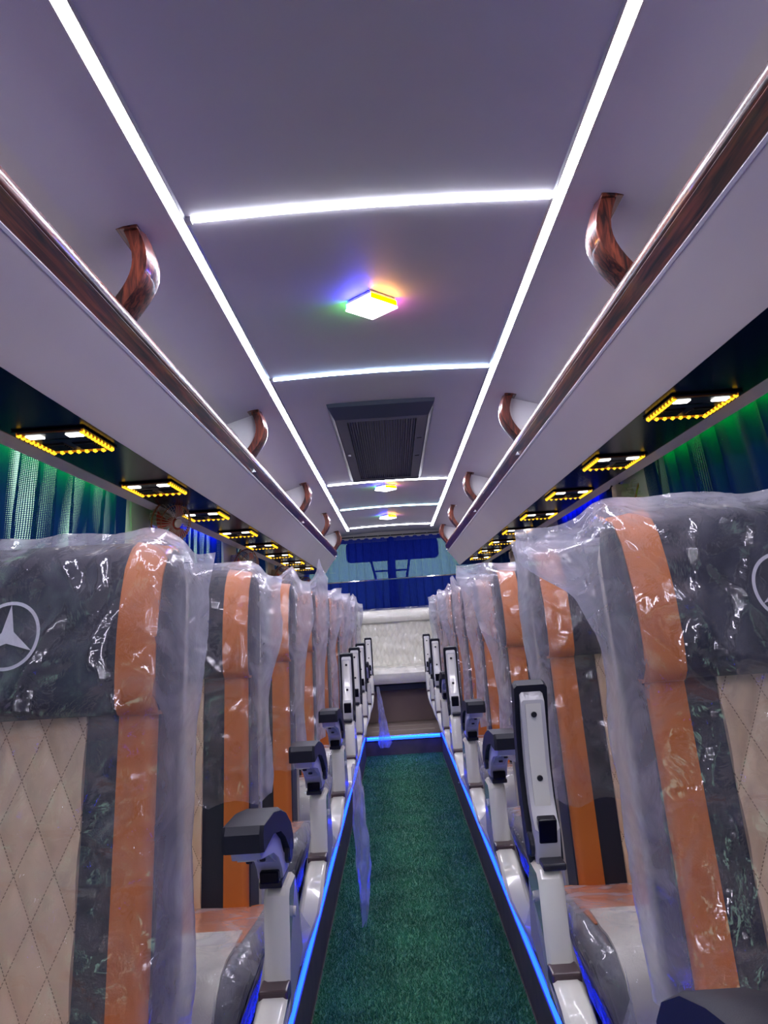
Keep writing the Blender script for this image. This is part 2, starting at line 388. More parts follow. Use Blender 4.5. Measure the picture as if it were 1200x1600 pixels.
MB().box(-RX, RX, -.003, .003, 0, RZ1-RZ0).build('pane', 'tinted_glass', rw)
bd = []
for cx_, cz_, a0 in ((.50, .60, 0), (-.48, .60, 90), (-.48, .585, 180), (.50, .585, 270)):
    for k in range(6):
        an = math.radians(a0+k*18); r_ = .05
        bd.append((cx_+.0+r_*math.cos(an), (.72 if a0 < 180 else cz_)+r_*math.sin(an)))
MB().prism(bd, .01, .03, 'Y').build('opaque_band', 'black_plastic', rw)
for s in (-1, 1):
    MB().tube([(s*.23-.02, .06, .56), (s*.13-.02, .06, .10), (s*.10-.02, .06, .0)], .016, 6).build('ladder_stile', 'dark_metal', rw)
    MB().tube([(s*.20-.02, .06, .42), (s*.02-.02, .06, .42)], .013, 6).build('ladder_rung', 'dark_metal', rw)
MB().box(-.055, .035, .04, .07, .0, .56).build('mullion', 'dark_metal', rw)
# outside: yard ground, plus two dark walls added to cut the daylight
S('ground_outside', MB().box(-30, 30, -20, 40, -1.05, -1.0), 'outside_ground', 'dark paved yard outside the bus', 'ground')
S('daylight_blocker_rear', MB().box(-6, 6, 14, 14.3, -1.0, 1.93), 'daylight_blocker', 'added dark wall that dims the lower part of the rear window', 'wall')  # made-up wall, its height set to darken the lower rear window
S('daylight_blocker_right', MB().box(2.6, 2.9, -4, 12, -1.0, 3.6), 'daylight_blocker', 'added dark wall that blocks daylight from the shaded side windows', 'wall')  # made-up wall, keeps the sky out of this side's curtains

# ------------------------------------------------------------------ ceiling lights
for s in (-1, 1):
    r = empty('led_ceiling_strip', (s*.4665, 0, 2.22)); tag(r, 'long straight white LED strip along the ceiling, %s window side' % SIDE[s], 'light strip', 'long ceiling light strips')
    MB().prism([(-.0125, .003), (-.011, -.005), (.011, -.005), (.0125, .003)], Y0+.02, 8.5, 'Y').build('diffuser', 'strip_white', r)
    for q in (-1, 1): MB().prism([(q*.0126, .004), (q*.0126, -.006), (q*.0155, -.006), (q*.018, .004)], Y0+.02, 8.5, 'Y').build('channel_edge', 'aluminium', r)
bars = [(1.765, 'bar_white', 'white', 'ahead of the first square ceiling lamp'), (3.045, 'bar_blue', 'blue-white', 'beside the front edge of the ceiling air grille'),
        (5.59, 'bar_white', 'white', 'just behind the ceiling air grille'), (6.89, 'bar_cyan', 'cyan-white', 'between the two rearmost square ceiling lamps'), (8.32, 'bar_white', 'white', 'nearest the rear curtain')]
for y, mt, cn, wh in bars:
    r = empty('led_cross_bar', (0, y, 2.22)); tag(r, '%s LED bar across the ceiling %s' % (cn, wh), 'light bar')
    loops = []
    for k in range(13):
        x = lerp(-.436, .447, k/12); z = ceil_z(x)-2.22
        loops.append([(x, -.0095, z+.002), (x, -.008, z-.006), (x, .008, z-.006), (x, .0095, z+.002)])
    MB().loft(loops).build('diffuser', mt, r)
    MB().box(-.45, -.437, -.012, .012, -.006, .004).build('end_cap', 'white_panel', r)
for y, wh in ((2.335, 'ahead of the ceiling air grille'), (5.80, 'just behind the ceiling air grille'), (7.50, 'close to the rear curtain')):
    r = empty('ceiling_lamp', (-.012, y, ceil_z(0))); tag(r, 'square white ceiling lamp with coloured sides %s' % wh, 'lamp')
    d = .083
    MB().prism([(d*.93, 0), (0, d*.93), (-d*.93, 0), (0, -d*.93)], -.030, -.004, 'Z').build('lamp_body', 'white_panel', r)
    MB().prism([(d, 0), (0, d), (-d, 0), (0, -d)], -.036, -.030, 'Z').build('diffuser', 'lamp_white', r)
    cs = [(-d, 0), (0, -d), (d, 0), (0, d)]
    for k, mt in enumerate(('lamp_blue', 'lamp_orange', 'lamp_pink', 'lamp_green')):
        p, q = cs[k], cs[(k+1) % 4]; f = .965
        MB().add([(p[0]*f, p[1]*f, -.028), (q[0]*f, q[1]*f, -.028), (q[0]*f, q[1]*f, -.012), (p[0]*f, p[1]*f, -.012)], [(0, 1, 2, 3)]).add(
            [(p[0]*.93, p[1]*.93, -.028), (q[0]*.93, q[1]*.93, -.028), (q[0]*.93, q[1]*.93, -.012), (p[0]*.93, p[1]*.93, -.012)], [(3, 2, 1, 0)]).build('side_led', mt, r, recalc=False)
    MB().box(-.03, .03, -.03, .03, -.004, .004).build('mount', 'white_panel', r)

# air conditioning return grille
r = empty('air_grille', (-.005, 4.42, 2.225)); tag(r, 'dark blue grey rectangular air conditioning grille set in the ceiling', 'air grille')
hx, hy = .255, .94
m = MB()
def frame_ring(m, a, b):
    (ax, ay, az), (bx, by, bz) = a, b
    o = [(-ax, -ay, az), (ax, -ay, az), (ax, ay, az), (-ax, ay, az)]; i = [(-bx, -by, bz), (bx, -by, bz), (bx, by, bz), (-bx, by, bz)]
    m.add(o+i, [(k, (k+1) % 4, 4+(k+1) % 4, 4+k) for k in range(4)])
frame_ring(m, (hx, hy, .008), (hx-.004, hy-.004, -.012)); frame_ring(m, (hx-.004, hy-.004, -.012), (hx-.03, hy-.10, -.050)); frame_ring(m, (hx-.03, hy-.10, -.05), (hx-.034, hy-.105, -.044))
frame_ring(m, (hx-.034, hy-.105, -.044), (hx-.085, hy-.17, -.046)); frame_ring(m, (hx-.085, hy-.17, -.046), (hx-.085, hy-.17, -.025))
m.build('frame', 'ac_frame', r, recalc=False)
MB().box(-hx+.08, hx-.08, -hy+.165, hy-.165, -.024, -.018).build('backing', 'black_plastic', r)
gx = hx-.088; m = MB(); ns = 26
for k in range(ns):
    x = -gx+(k+.5)*2*gx/ns; m.prism([(x-.0042, -.024), (x-.0042, -.041), (x, -.045), (x+.0042, -.041), (x+.0042, -.024)], -hy+.17, hy-.17, 'Y')
g = m.build('grille_slats', 'ac_slat', r); g['kind'] = 'stuff'
MB().box(-hx+.045, -hx+.062, -.06, -.02, -.052, -.044, .002).build('latch', 'chrome', r)
for yy in (.1, -.35): MB().box(hx-.072, hx-.047, yy-.01, yy+.01, -.049, -.044, .002).build('latch_slot', 'black_plastic', r)

# ------------------------------------------------------------------ luggage racks
RY1 = 8.45
UZ = 1.757
def rack(s):
    r = empty('luggage_rack', (s*.8, Y0+.02, UZ)); tag(r, 'long pale overhead luggage rack with wood trim above the %s windows' % SIDE[s], 'luggage rack', 'overhead luggage racks')
    ya, yb = 0, RY1-Y0-.02
    def p(poly): return [(s*x-s*.8, z-UZ) for x, z in poly]
    face = [(.618, 1.922), (.626, 1.908), (.66, 1.868), (.70, 1.815), (.728, 1.770), (.740, 1.757), (.752, 1.760), (.75, 1.80), (.70, 1.86), (.66, 1.93)]
    MB().prism(p(face), ya, yb, 'Y').build('face_panel', 'rack_vinyl', r, 50)
    MB().prism(p([(.6195, 1.922), (.6160, 1.917), (.6205, 1.912), (.626, 1.914)]), ya, yb, 'Y').build('edge_piping', 'white_panel', r)
    MB().prism(p([(.65, 1.93), (.65, 1.922), (WX-.01, 1.922), (WX-.01, 1.93)]), ya, yb, 'Y').build('shelf_floor', 'rack_vinyl', r)
    tr = [(.624, 1.920), (.600, 1.962), (.602, 1.966), (.5985, 1.970), (.597, 1.984), (.601, 1.998), (.611, 2.008), (.624, 2.012), (.638, 2.006), (.642, 1.996), (.640, 1.926)]
    MB().prism(p(tr), ya, yb+.01, 'Y').build('wood_trim', 'rosewood', r, 50)
    MB().prism(p([(.742, 1.757), (.742, 1.775), (.975, 1.775), (.975, 1.757)]), ya, yb, 'Y').build('service_panel', 'black_gloss', r)
    MB().prism(p([(.972, 1.755), (.972, 1.80), (1.010, 1.80), (1.014, 1.744), (1.008, 1.741), (.982, 1.752)]), ya, yb, 'Y').build('outer_strip', 'rack_vinyl', r, 40)
    MB().prism(p([(.62, 1.924), (.64, 1.93), (1.01, 1.93), (1.01, 1.757), (.742, 1.757), (.70, 1.815), (.64, 1.895)]), yb, yb+.008, 'Y').build('end_cap', 'rack_vinyl', r)
    MB().box(s*(.62-.8), s*(.76-.8), yb+.0, yb+.004, 0, 0+.001).build('end_seam', 'black_plastic', r)
    brk = [(1.80, 0), (3.47, 1), (5.38, 1), (6.95, 0), (8.40, 1)]
    for y, part in brk:
        yl = y-Y0-.02; loops = []
        for k in range(13):
            t = k/12; z = lerp(2.215, 1.995, t); x = .592+.042*t-.046*math.sin(PI*min(1, t*1.02))
            dx = .5*(.036); loops.append([(s*(x-dx-.8), yl-.045, z-UZ), (s*(x+dx-.8), yl-.045, z-UZ), (s*(x+dx-.8), yl+.05, z-UZ), (s*(x-dx-.004-.8), yl+.05, z-UZ), (s*(x-dx-.010-.8), yl, z-UZ)])
        b = MB().loft(loops).build('rack_bracket', 'rosewood_upright', r, 40)
        MB().box(s*(.565-.8), s*(.62-.8), yl-.055, yl+.06, 2.199-UZ, 2.209-UZ, .002).build('bracket_foot', 'rosewood', b)
        if part:
            poly = [(.60, 1.93)]
            for k in range(9):
                t = 1-k/8; z = lerp(2.2, 1.995, t); poly.append((.60+.042*t-.046*math.sin(PI*t), z))
            poly += [(.72, 2.165), (.85, 2.12), (1.0, 2.03), (1.05, 1.98), (1.05, 1.93)]
            MB().prism(p(poly), yl+.004, yl+.016, 'Y').build('partition', 'white_panel', r)
    MB().box(s*(.86-.8), s*(1.05-.8), 3.1-Y0-.02, 5.38-Y0-.02, 1.93-UZ, 2.06-UZ, .01).build('duct_box', 'white_panel', r, 40)
    return r
for s in (-1, 1): rack(s)
sp = empty('rack_speaker', (-.70, 3.30, 1.931)); tag(sp, 'small black rounded loudspeaker lying in the luggage rack', 'speaker')
MB().box(-.05, .05, -.09, .09, 0, .15, .02).build('cabinet', 'black_plastic', sp, 40)
MB().disc((0, -.091, .08), .038, -.006, (0, 1, 0)).build('cone', 'dark_metal', sp)

# reading light panels
def reader_proto():
    r = empty('reading_light_panel', (0, 0, 0))
    hx, hy = .082, .108
    MB().prism([(-hx-.012, -hy-.012), (hx+.012, -hy-.012), (hx+.012, hy+.012), (-hx-.012, hy+.012)], -.005, 0, 'Z', .002).build('bezel', 'black_gloss', r)
    MB().box(-hx+.01, hx-.01, -hy+.01, hy-.01, -.007, -.004, .001).build('plate', 'black_plastic', r)
    for q in (-1, 1):
        lens = MB().box(q*.052-.020, q*.052+.020, -hy+.020, -hy+.050, -.011, -.006, .002).build('reading_lens', 'reader_white', r)
        v = MB().box(q*.040-.030, q*.040+.030, .005, .082, -.010, -.006, .002).build('air_vent', 'black_gloss', r)
        mm = MB()
        for k in range(5): mm.box(q*.040-.026, q*.040+.026, .014+k*.014, .019+k*.014, -.012, -.009)
        mm.build('vent_slats', 'dark_metal', v)
    MB().box(-.05, .05, -hy+.068, -hy+.076, -.009, -.006).build('slot', 'black_gloss', r)
    tape = MB()
    for k in (-1, 1): tape.box(k*hx-.004, k*hx+.004, -hy, hy, -.009, -.004)
    tape.box(-hx, hx, hy-.004, hy+.004, -.009, -.004); MB().box(-hx, hx, -hy-.002, -hy+.001, -.008, -.004).build('edge_line', 'fan_copper', r)
    tp = tape.build('led_tape', 'bead_amber', r)
    bm_ = bmesh.new(); bmesh.ops.create_icosphere(bm_, subdivisions=1, radius=.0078); me = bpy.data.meshes.new('led_bead'); bm_.to_mesh(me); bm_.free(); me.materials.append(MATS['bead_yellow'])
    me.polygons.foreach_set('use_smooth', [True]*len(me.polygons))
    pts = [(k*hx, lerp(-hy+.008, hy-.012, i/8)) for k in (-1, 1) for i in range(9)] + [(lerp(-hx, hx, i/7), hy) for i in range(8)]
    for x, y in pts:
        b = bpy.data.objects.new('led_bead', me); COL.objects.link(b); b.parent = tp; b.location = (x, y, -.008)
    return r
rp_ = reader_proto(); first = True
ordn = ['first', 'second', 'third', 'fourth', 'fifth', 'sixth', 'seventh', 'eighth', 'ninth']
PR = [2.07, 2.84, 3.60, 4.37, 5.14, 5.91, 6.68, 7.45]
for k, y in enumerate(PR):
    for s in (-1, 1):
        o = rp_ if first else copy_tree(rp_); first = False
        o.location = (s*.857, y - (.05 if s < 0 else -.02), UZ-.0012)
        tag(o, 'reading light panel edged with yellow LEDs, %s from the rear, %s window side' % (ordn[7-k], SIDE[s]), 'reading light', 'reading panels under the racks')

# ------------------------------------------------------------------ aisle LED tapes
for s in (-1, 1):
    r = empty('aisle_led_strip', (s*(PX-.001), 0, PZ)); tag(r, 'glowing blue LED strip along the carpet, %s window side' % SIDE[s], 'light strip', 'blue strips along both aisle edges')
    MB().box(-.0055, .0055, Y0+.02, STEP-.03, .0005, .005).build('tape', 'led_blue', r)
    MB().prism([(s*.007, .0005), (s*.007, .009), (s*.012, .009), (s*.02, .0005)], Y0+.02, STEP-.03, 'Y').build('edge_profile', 'aluminium', r)
r = empty('step_led_strip', (0, STEP-.022, PZ+.001)); tag(r, 'beaded cyan blue LED strip on the step at the aisle end', 'light strip')
MB().box(-PX+.02, PX-.02, -.004, 0, -.028, .002).build('tape', 'led_blue', r)
m = MB()
for k in range(46):
    x = lerp(-PX+.03, PX-.03, k/45); m.box(x-.0045, x+.0045, -.008, -.003, -.012, -.002)
b = m.build('led_beads', 'led_cyan', r); b['kind'] = 'stuff'

# coloured tapes tucked behind the rack edge above the curtains
for s in (-1, 1):
    for ya, yb, mt, cn in ((1.85, 2.86, 'led_green', 'green'), (3.72, 4.6, 'led_deep_blue', 'deep blue')):
        r = empty('curtain_led_strip', (s*1.024, (ya+yb)/2, 1.795)); tag(r, '%s LED strip hidden above the %s window curtain' % (cn, SIDE[s]), 'light strip', 'strips above the curtains')
        MB().box(-.005, .005, -(yb-ya)/2, (yb-ya)/2, -.010, .0).build('tape', mt, r)
        MB().box(-.01, .01, -(yb-ya)/2, (yb-ya)/2, 0, .006).build('channel', 'aluminium', r)

# ------------------------------------------------------------------ curtains
def curtain_sheet(L, z0, z1, amp, waves, seed, nx=200, nz=14, gather=.3, shear=0.0):
    m = MB(); rows = []; uv = []
    for j in range(nz+1):
        t = j/nz; z = lerp(z0, z1, t); row = []
        for i in range(nx+1):
            u = i/nx; ph = u*waves*2*PI + 1.6*noise.noise(Vector((u*5, seed, t*.6)))*2
            a = amp*(.55+.6*(1-t))*(1+.4*noise.noise(Vector((u*9, seed+3, 0))))
            y = u*L - shear*(z1-z) + .020*math.cos(ph)*(1-.4*t) + gather*(1-t)*.05*noise.noise(Vector((u*4, seed+9, 1)))
            row.append((a*math.sin(ph)+.004*noise.noise(Vector((u*30, t*5, seed))), y, z)); uv.append((u*L*1.15, z))
        rows.append(row)
    m.grid(rows); m.uv = uv
    return m
SPANS = [(-.05, 1.42), (1.62, 3.07), (3.52, 4.75), (5.15, 6.40), (6.80, 8.05)]
wl_ = ['beside the foremost seats', 'green topped, ahead of the first fan', 'glowing deep blue behind the first fan', 'behind the middle fan', 'near the rear corner']
for s in (-1, 1):
    for k, (a, b) in enumerate(SPANS):
        r = empty('window_curtain', (s*1.052, a, 1.0)); tag(r, 'navy mesh curtain on the %s side, %s' % (SIDE[s], wl_[k]), 'curtain', 'side window curtains')
        c = curtain_sheet(b-a, -.02, .775, .024, (b-a)/.125, 11*k+s*3.3, shear=.32 if s > 0 else .2)
        c.build('cloth', 'navy_mesh_curtain', r, 60, recalc=False)
        MB().tube([(0, -.02, .783), (0, b-a+.02, .783)], .006, 6).build('curtain_rod', 'chrome', r)

# rear curtain
RCY = 8.78
r = empty('rear_curtain', (0, RCY, 1.0)); tag(r, 'sheer royal blue curtain pair across the rear window', 'curtain')
for nm, xa, xb in (('curtain_half', -1.02, .03), ('curtain_half', -.05, 1.02)):
    m = curtain_sheet(xb-xa, .12, 1.15, .014, (xb-xa)/.095, xa*7+2, nx=150, nz=10)
    off = 0 if xa < -.5 else -.02
    m.v = [(xa+p[1], p[0]+off, p[2]+(-.012 if p[2] > 1.1 and abs(math.sin((xa+p[1])*34)) > .7 else 0)) for p in m.v]
    m.build(nm, 'blue_sheer_curtain', r, 60, recalc=False)
cr = empty('rear_curtain_rod', (0, RCY-.012, 2.168)); tag(cr, 'thin dark rod with rings carrying the rear curtain', 'curtain rod')
MB().tube([(-1.0, 0, 0), (1.0, 0, 0)], .008, 8).build('rod', 'dark_metal', cr)
for k in range(15): MB().ring((-.98+k*.14, 0, -.004), .013, .002, (1, 0, .15), 12, 5).build('curtain_ring', 'chrome', cr)
for s in (-1, 1): MB().tube([(s*.60, 0, 0), (s*.60, 0, .04)], .006, 6).build('rod_hanger', 'dark_metal', cr)
r = empty('rear_rail', (0, 8.62, 1.66)); tag(r, 'thin chrome rail spanning in front of the rear curtain', 'rail')
MB().tube([(-WX, 0, -.008), (WX, 0, .008)], .009, 8).build('rail', 'chrome', r)
for s in (-1, 1): MB().disc((s*(WX-.012), 0, s*.008), .025, .012, (1, 0, 0)).build('wall_flange', 'chrome', r)

# ------------------------------------------------------------------ fans
def make_fan():
    r = empty('wall_fan', (0, 0, 0))
    R = .092
    MB().box(-.03, .03, -.035, .035, -.03, .03, .006).build('wall_plate', 'fan_cream', r, 40)      # plate at origin
    MB().tube([(0, 0, 0), (-.03, -.01, -.005), (-.05, -.03, -.02)], [.016, .014, .016], 8).build('arm', 'fan_cream', r, 40)
    h = empty('fan_head', (-.058, -.065, -.035)); h.parent = r; h.rotation_euler = (math.radians(14), 0, math.radians(-52))
    # head faces local -y
    m = MB(); m.loft([[Vector((math.cos(2*PI*k/14)*q, yy, math.sin(2*PI*k/14)*q)) for k in range(14)] for q, yy in ((.010, .075), (.032, .07), (.036, .05), (.036, .01), (.028, 0))]); m.build('motor', 'fan_cream', h, 40)
    cage = MB(); nr = 36
    for k in range(nr):
        a = 2*PI*k/nr; ca, sa = math.cos(a), math.sin(a)
        cage.tube([(ca*.03, .03, sa*.03), (ca*.075, .03, sa*.075), (ca*R, .0, sa*R), (ca*(R+.003), -.02, sa*(R+.003)), (ca*R, -.04, sa*R), (ca*.066, -.065, sa*.066), (ca*.028, -.072, sa*.028)], .0014, 4, False)
    cage.build('cage', 'fan_cream', h)
    rim = MB(); rim.ring((0, -.02, 0), R+.003, .004, (0, 1, 0), 32, 6); rim.ring((0, -.058, 0), R*.82, .002, (0, 1, 0), 28, 5); rim.build('cage_rim', 'fan_copper', h, 40)
    MB().disc((0, -.076, 0), .019, .006, (0, 1, 0)).build('cage_badge', 'fan_cream', h)
    for k in range(3):
        rows = []
        for i in range(7):
            q = lerp(.02, .078, i/6); row = []
            for j in range(5):
                a = 2*PI*k/3 + (j/4-.5)*lerp(.9, 1.15, i/6); row.append((math.cos(a)*q, -.028+.022*(j/4-.5)*1.4, math.sin(a)*q))
            rows.append(row)
        MB().grid(rows).build('fan_blade', 'fan_red', h, 60)
    MB().disc((0, -.045, 0), .022, .03, (0, 1, 0)).build('hub', 'fan_red', h)
    MB().tube([(.0, .02, .03), (-.02, .05, .07), (0, .09, .06), (.02, .10, .02)], .004, 6).build('power_cable', 'black_plastic', r)
    return r
fan = make_fan(); first = True
FANS = {-1: [(3.33, 1.73, 'first window pillar'), (4.98, 1.665, 'second window pillar'), (6.62, 1.67, 'third window pillar'), (8.25, 1.66, 'pillar by the rear corner')],
        1: [(3.30, 1.70, 'first window pillar'), (4.98, 1.665, 'second window pillar'), (6.40, 1.68, 'third window pillar'), (8.22, 1.66, 'pillar by the rear corner')]}
for s in (-1, 1):
    for y, z, wh in FANS[s]:
        o = fan if first else copy_tree(fan); first = False
        o.location = (s*(WX-.061-.030), y, z)
        if s < 0: o.scale = (-1, 1, 1)
        tag(o, 'small cream fan with red blades on the %s, %s window side' % (wh, SIDE[s]), 'fan', 'small wall fans')

# ------------------------------------------------------------------ seats
AC = .685      # seat centre, distance from the bus centre line
def AA(a): return a-.018*sstep(.34, .40, a) if a < .415 else .397+(a-.415)*.905    # seat narrows to .47 m beyond its aisle edge
def yf(a, z):
    c = (a-AC)/.27
    b = lerp(.385, .545, (z-.52)/(1.36-.52))
    return b + .012*(1-min(1, c*c)) - .012*sstep(.45, .8, abs(c))
def ycl(z): return lerp(.385, .545, (z-.52)/(1.36-.52))
HP = [(.010, 1.092), (-.022, 1.094), (-.040, 1.112), (-.047, 1.16), (-.045, 1.22), (-.038, 1.28), (-.022, 1.335), (.005, 1.372), (.040, 1.388), (.075, 1.380), (.095, 1.34), (.095, 1.12), (.05, 1.09)]
HB = ycl(1.22)
def head_pt(a, q, k=1.0, off=0.0):
    # point of the headrest profile at parameter index q (float)
    i = int(min(len(HP)-2, math.floor(q))); t = q-i
    y = lerp(HP[i][0], HP[i+1][0], t); z = lerp(HP[i][1], HP[i+1][1], t)
    c = (.025, 1.24); dy, dz = y-c[0], z-c[1]; l = math.hypot(dy, dz); kk = k+off/l
    y, z = c[0]+dy*kk, c[1]+dz*kk
    return y + HB + .20*(z-1.22)*.9, z - .016*sstep(.55, 1.0, abs(a-AC)/.28)*(1 if z > 1.25 else 0)
CP = [(.46, .40), (.46, .53), (.40, .548), (.25, .562), (.10, .582), (-.02, .598), (-.075, .592), (-.115, .565), (-.13, .52), (-.132, .45), (-.122, .37), (-.08, .345), (.2, .35)]
def cush_pt(q, off=0):
    i = int(min(len(CP)-2, math.floor(q))); t = q-i
    y = lerp(CP[i][0], CP[i+1][0], t); z = lerp(CP[i][1], CP[i+1][1], t)
    c = (.12, .47); d = (y-c[0], z-c[1]); l = math.hypot(*d) or 1
    return y+d[0]/l*off, z+d[1]/l*off
PIV = .750
def csh(a, z): return .075*max(0, min(1, (.585-z)/.2))*(1-sstep(.32, .41, a))
def make_seat(s):
    r = empty('bus_seat', (0, 0, 0))
    def W(a, y, z): return (s*(AA(a)-AC), y, z-PZ)
    # backrest slab
    loops = []
    for z in [.46, .48, .52, .6, .7, .8, .9, 1.0, 1.1, 1.2, 1.28, 1.33, 1.35]:
        ins = .014 if z < .475 else (.02 if z > 1.34 else (.006 if z > 1.3 else 0)); L = []
        x0, x1 = .415+ins, .955-ins
        for i in range(15):
            a = lerp(x1, x0, i/14); e = 0
            d = min(a-x0, x1-a)
            if d < .02: e = .016*(1-d/.02)**2
            L.append(W(a, yf(a, z)+e+ins*.6, z))
        yb = ycl(z)+.115
        L += [W(x0-.004, ycl(z)+.045, z), W(x0-.002, yb-.01, z), W(x0+.02, yb, z), W(x1-.02, yb, z), W(x1+.002, yb-.01, z), W(x1+.004, ycl(z)+.045, z)]
        loops.append(L)
    back = MB().loft(loops).build('backrest', 'charcoal_leather', r, 50)
    # rear shell
    loops = []
    for z in [.44, .47, .6, .8, 1.0, 1.2, 1.30, 1.34]:
        y = ycl(z); k = .012 if z in (.44, 1.34) else 0
        loops.append([W(.408+k, y+.112, z), W(.408+k, y+.135, z), W(.43+k, y+.155, z), W(.94-k, y+.155, z), W(.962-k, y+.135, z), W(.962-k, y+.112, z)])
    MB().loft(loops).build('back_shell', 'cream_leather', r, 50)
    # overlays: grid patch proud of the slab front
    def patch(a0, a1, z0, z1, nx, nz, h, name, mat, parent, puff=None, sm=60):
        rows = []
        for j in range(-1, nz+2):
            row = []
            for i in range(-1, nx+2):
                ii, jj = min(nx, max(0, i)), min(nz, max(0, j)); a = lerp(a0, a1, ii/nx); z = lerp(z0, z1, jj/nz)
                ed = (i != ii) or (j != jj)
                yy = yf(a, z) + (.008 if ed else -h)
                dd = min(a-.415, .955-a)
                if dd < .02: yy += .016*(1-max(dd, 0)/.02)**2
                if puff and not ed: yy -= puff(a, z)
                row.append(W(a, yy, z))
            rows.append(row)
        return MB().grid(rows).build(name, mat, parent, sm, recalc=False)
    def puff(a, z):
        u = s*(AA(a)-AC)/QW; v = (z-PZ)/QH
        f = lambda e: abs((e % 1)-.5)
        d = .5-max(f(u+v), f(u-v))
        return .0085*min(1, d/.32)**.6
    patch(.550, .820, .50, 1.115, 60, 76, .004, 'quilted_panel', 'quilt_cream', back, puff)
    for a0, a1 in ((.419, .486), (.884, .951)):
        patch(a0, a1, .49, 1.13, 8, 24, .006, 'orange_stripe', 'orange_leather', back)
    # headrest
    loops = []
    for a in [.403, .408, .418, .44, .5, .6, .685, .77, .87, .93, .952, .962, .967]:
        d = min(a-.403, .967-a); k = .90+.10*math.sqrt(max(0, 1-(1-min(1, d/.016))**2))
        loops.append([W(a, *head_pt(a, q, k)) for q in range(len(HP))])
    head = MB().loft(loops).build('headrest', 'charcoal_leather', r, 50)
    for a0, a1 in ((.412, .484), (.886, .958)):
        rows = []
        qs = [0] + [i*.4 for i in range(0, 24)] + [9.2]
        for qi, q in enumerate(qs):
            row = []
            for i in range(-1, 7):
                ii = min(5, max(0, i)); a = lerp(a0, a1, ii/5); ed = i != ii or qi in (0, len(qs)-1)
                row.append(W(a, *head_pt(a, q, 1.0, -.008 if ed else .004)))
            rows.append(row)
        MB().grid(rows).build('headrest_stripe', 'orange_leather', head, 60, recalc=False)
    # emblem: ring and three-pointed star, embroidered flat on the headrest
    def on_head(dx, dz):
        z = 1.232+dz
        qq = 3
        for q in range(2, 7):
            if HP[q][1] <= z <= HP[q+1][1]: qq = q+(z-HP[q][1])/(HP[q+1][1]-HP[q][1])
        y, zz = head_pt(AC, qq, 1.0, .004); return W(AC+dx/.905, y, zz)
    m = MB(); ro, ri = .054, .0485
    for k in range(40):
        a, b = 2*PI*k/40, 2*PI*(k+1)/40
        m.add([on_head(ro*math.sin(a), ro*math.cos(a)), on_head(ro*math.sin(b), ro*math.cos(b)), on_head(ri*math.sin(b), ri*math.cos(b)), on_head(ri*math.sin(a), ri*math.cos(a))], [(0, 1, 2, 3)])
    for k in range(3):
        a = 2*PI*k/3; tip = (.049*math.sin(a), .049*math.cos(a))
        l = (.0115*math.sin(a-PI/3), .0115*math.cos(a-PI/3)); rr = (.0115*math.sin(a+PI/3), .0115*math.cos(a+PI/3))
        m.add([on_head(0, 0), on_head(*l), on_head(*tip), on_head(*rr)], [(0, 1, 2, 3)])
    e = m.build('emblem', 'emblem_thread', head, recalc=False); e['label'] = 'pale embroidered three-pointed star in a ring'
    # cushion
    loops = []
    for a in [.315, .319, .329, .355, .42, .55, .685, .82, .92, .98, 1.004, 1.014, 1.018]:
        d = min(a-.315, 1.018-a); k = -.035*(1-math.sqrt(max(0, 1-(1-min(1, d/.04))**2)))
        loops.append([W(a+csh(a, cush_pt(q, k)[1]), *cush_pt(q, k)) for q in range(len(CP))])
    cu = MB().loft(loops).build('cushion', 'grey_leather', r, 50)
    def cpatch(a0f, a1f, q0, q1, nq, off, name, mat):
        rows = []
        for j in range(-1, nq+2):
            jj = min(nq, max(0, j)); q = lerp(q0, q1, jj/nq); row = []
            a0, a1 = a0f(q), a1f(q)
            for i in range(-1, 14):
                ii = min(12, max(0, i)); ed = i != ii or j != jj
                cq = cush_pt(q, -.01 if ed else off); aa = lerp(a0, a1, ii/12); row.append(W(aa+csh(aa, cq[1]), *cq))
            rows.append(row)
        MB().grid(rows).build(name, mat, cu, 50, recalc=False)
    cpatch(lambda q: .365, lambda q: .975, 1.2, 4.3, 12, .004, 'cushion_band', 'orange_leather')
    cpatch(lambda q: .385-.015*min(1, q-3.6), lambda q: .94+.02*min(1, q-3.6), 3.6, 10.6, 28, .009, 'cushion_centre', 'white_leather')
    # pleats on the aisle side of the cushion
    m = MB()
    for k in range(7):
        y = -.09+.055*k; top = pl([(-.13, .52), (-.075, .575), (-.02, .585), (.1, .57), (.46, .52)], y)-.02
        m.tube([W(.318+csh(.318, zz_), y+.008*t_, zz_) for t_ in (0, .33, .66, 1) for zz_ in (lerp(top, .38, t_),)], .008, 6)
    m.build('side_pleats', 'grey_leather', cu, 60)
    # base
    MB().box(*sorted((s*(.42-AC), s*(.90-AC))), .0, .40, .14, .20, .01).build('under_frame', 'black_plastic', r)
    for a, y in ((.40, .02), (.40, .38), (.88, .02), (.88, .38)):
        lg = MB().box(s*(a-.02-AC), s*(a+.02-AC), y-.02, y+.02, .0, .19, .004).build('leg', 'dark_metal', r)
    # aisle side panel
    poly = [(-.045, .715), (-.03, .728), (.05, .728), (.085, .68), (.12, .56), (.15, .42), (.15, .36), (.12, .33), (-.04, .33), (-.08, .38), (-.09, .44), (-.085, .54), (-.06, .62)]
    spn = MB().prism([(y, z-PZ) for y, z in poly], s*(.236-AC), s*(.284-AC), 'X', .007)
    for q_ in (spn,): q_.v = [(x+s*.43*max(0, .50-PZ-z), y, z) for x, y, z in q_.v]
    spn = spn.build('side_panel', 'white_gloss', r, 40)
    MB().disc(W(.234, .03, .66), .010, .006, (s, 0, 0)).build('screw_cap', 'white_gloss', spn)
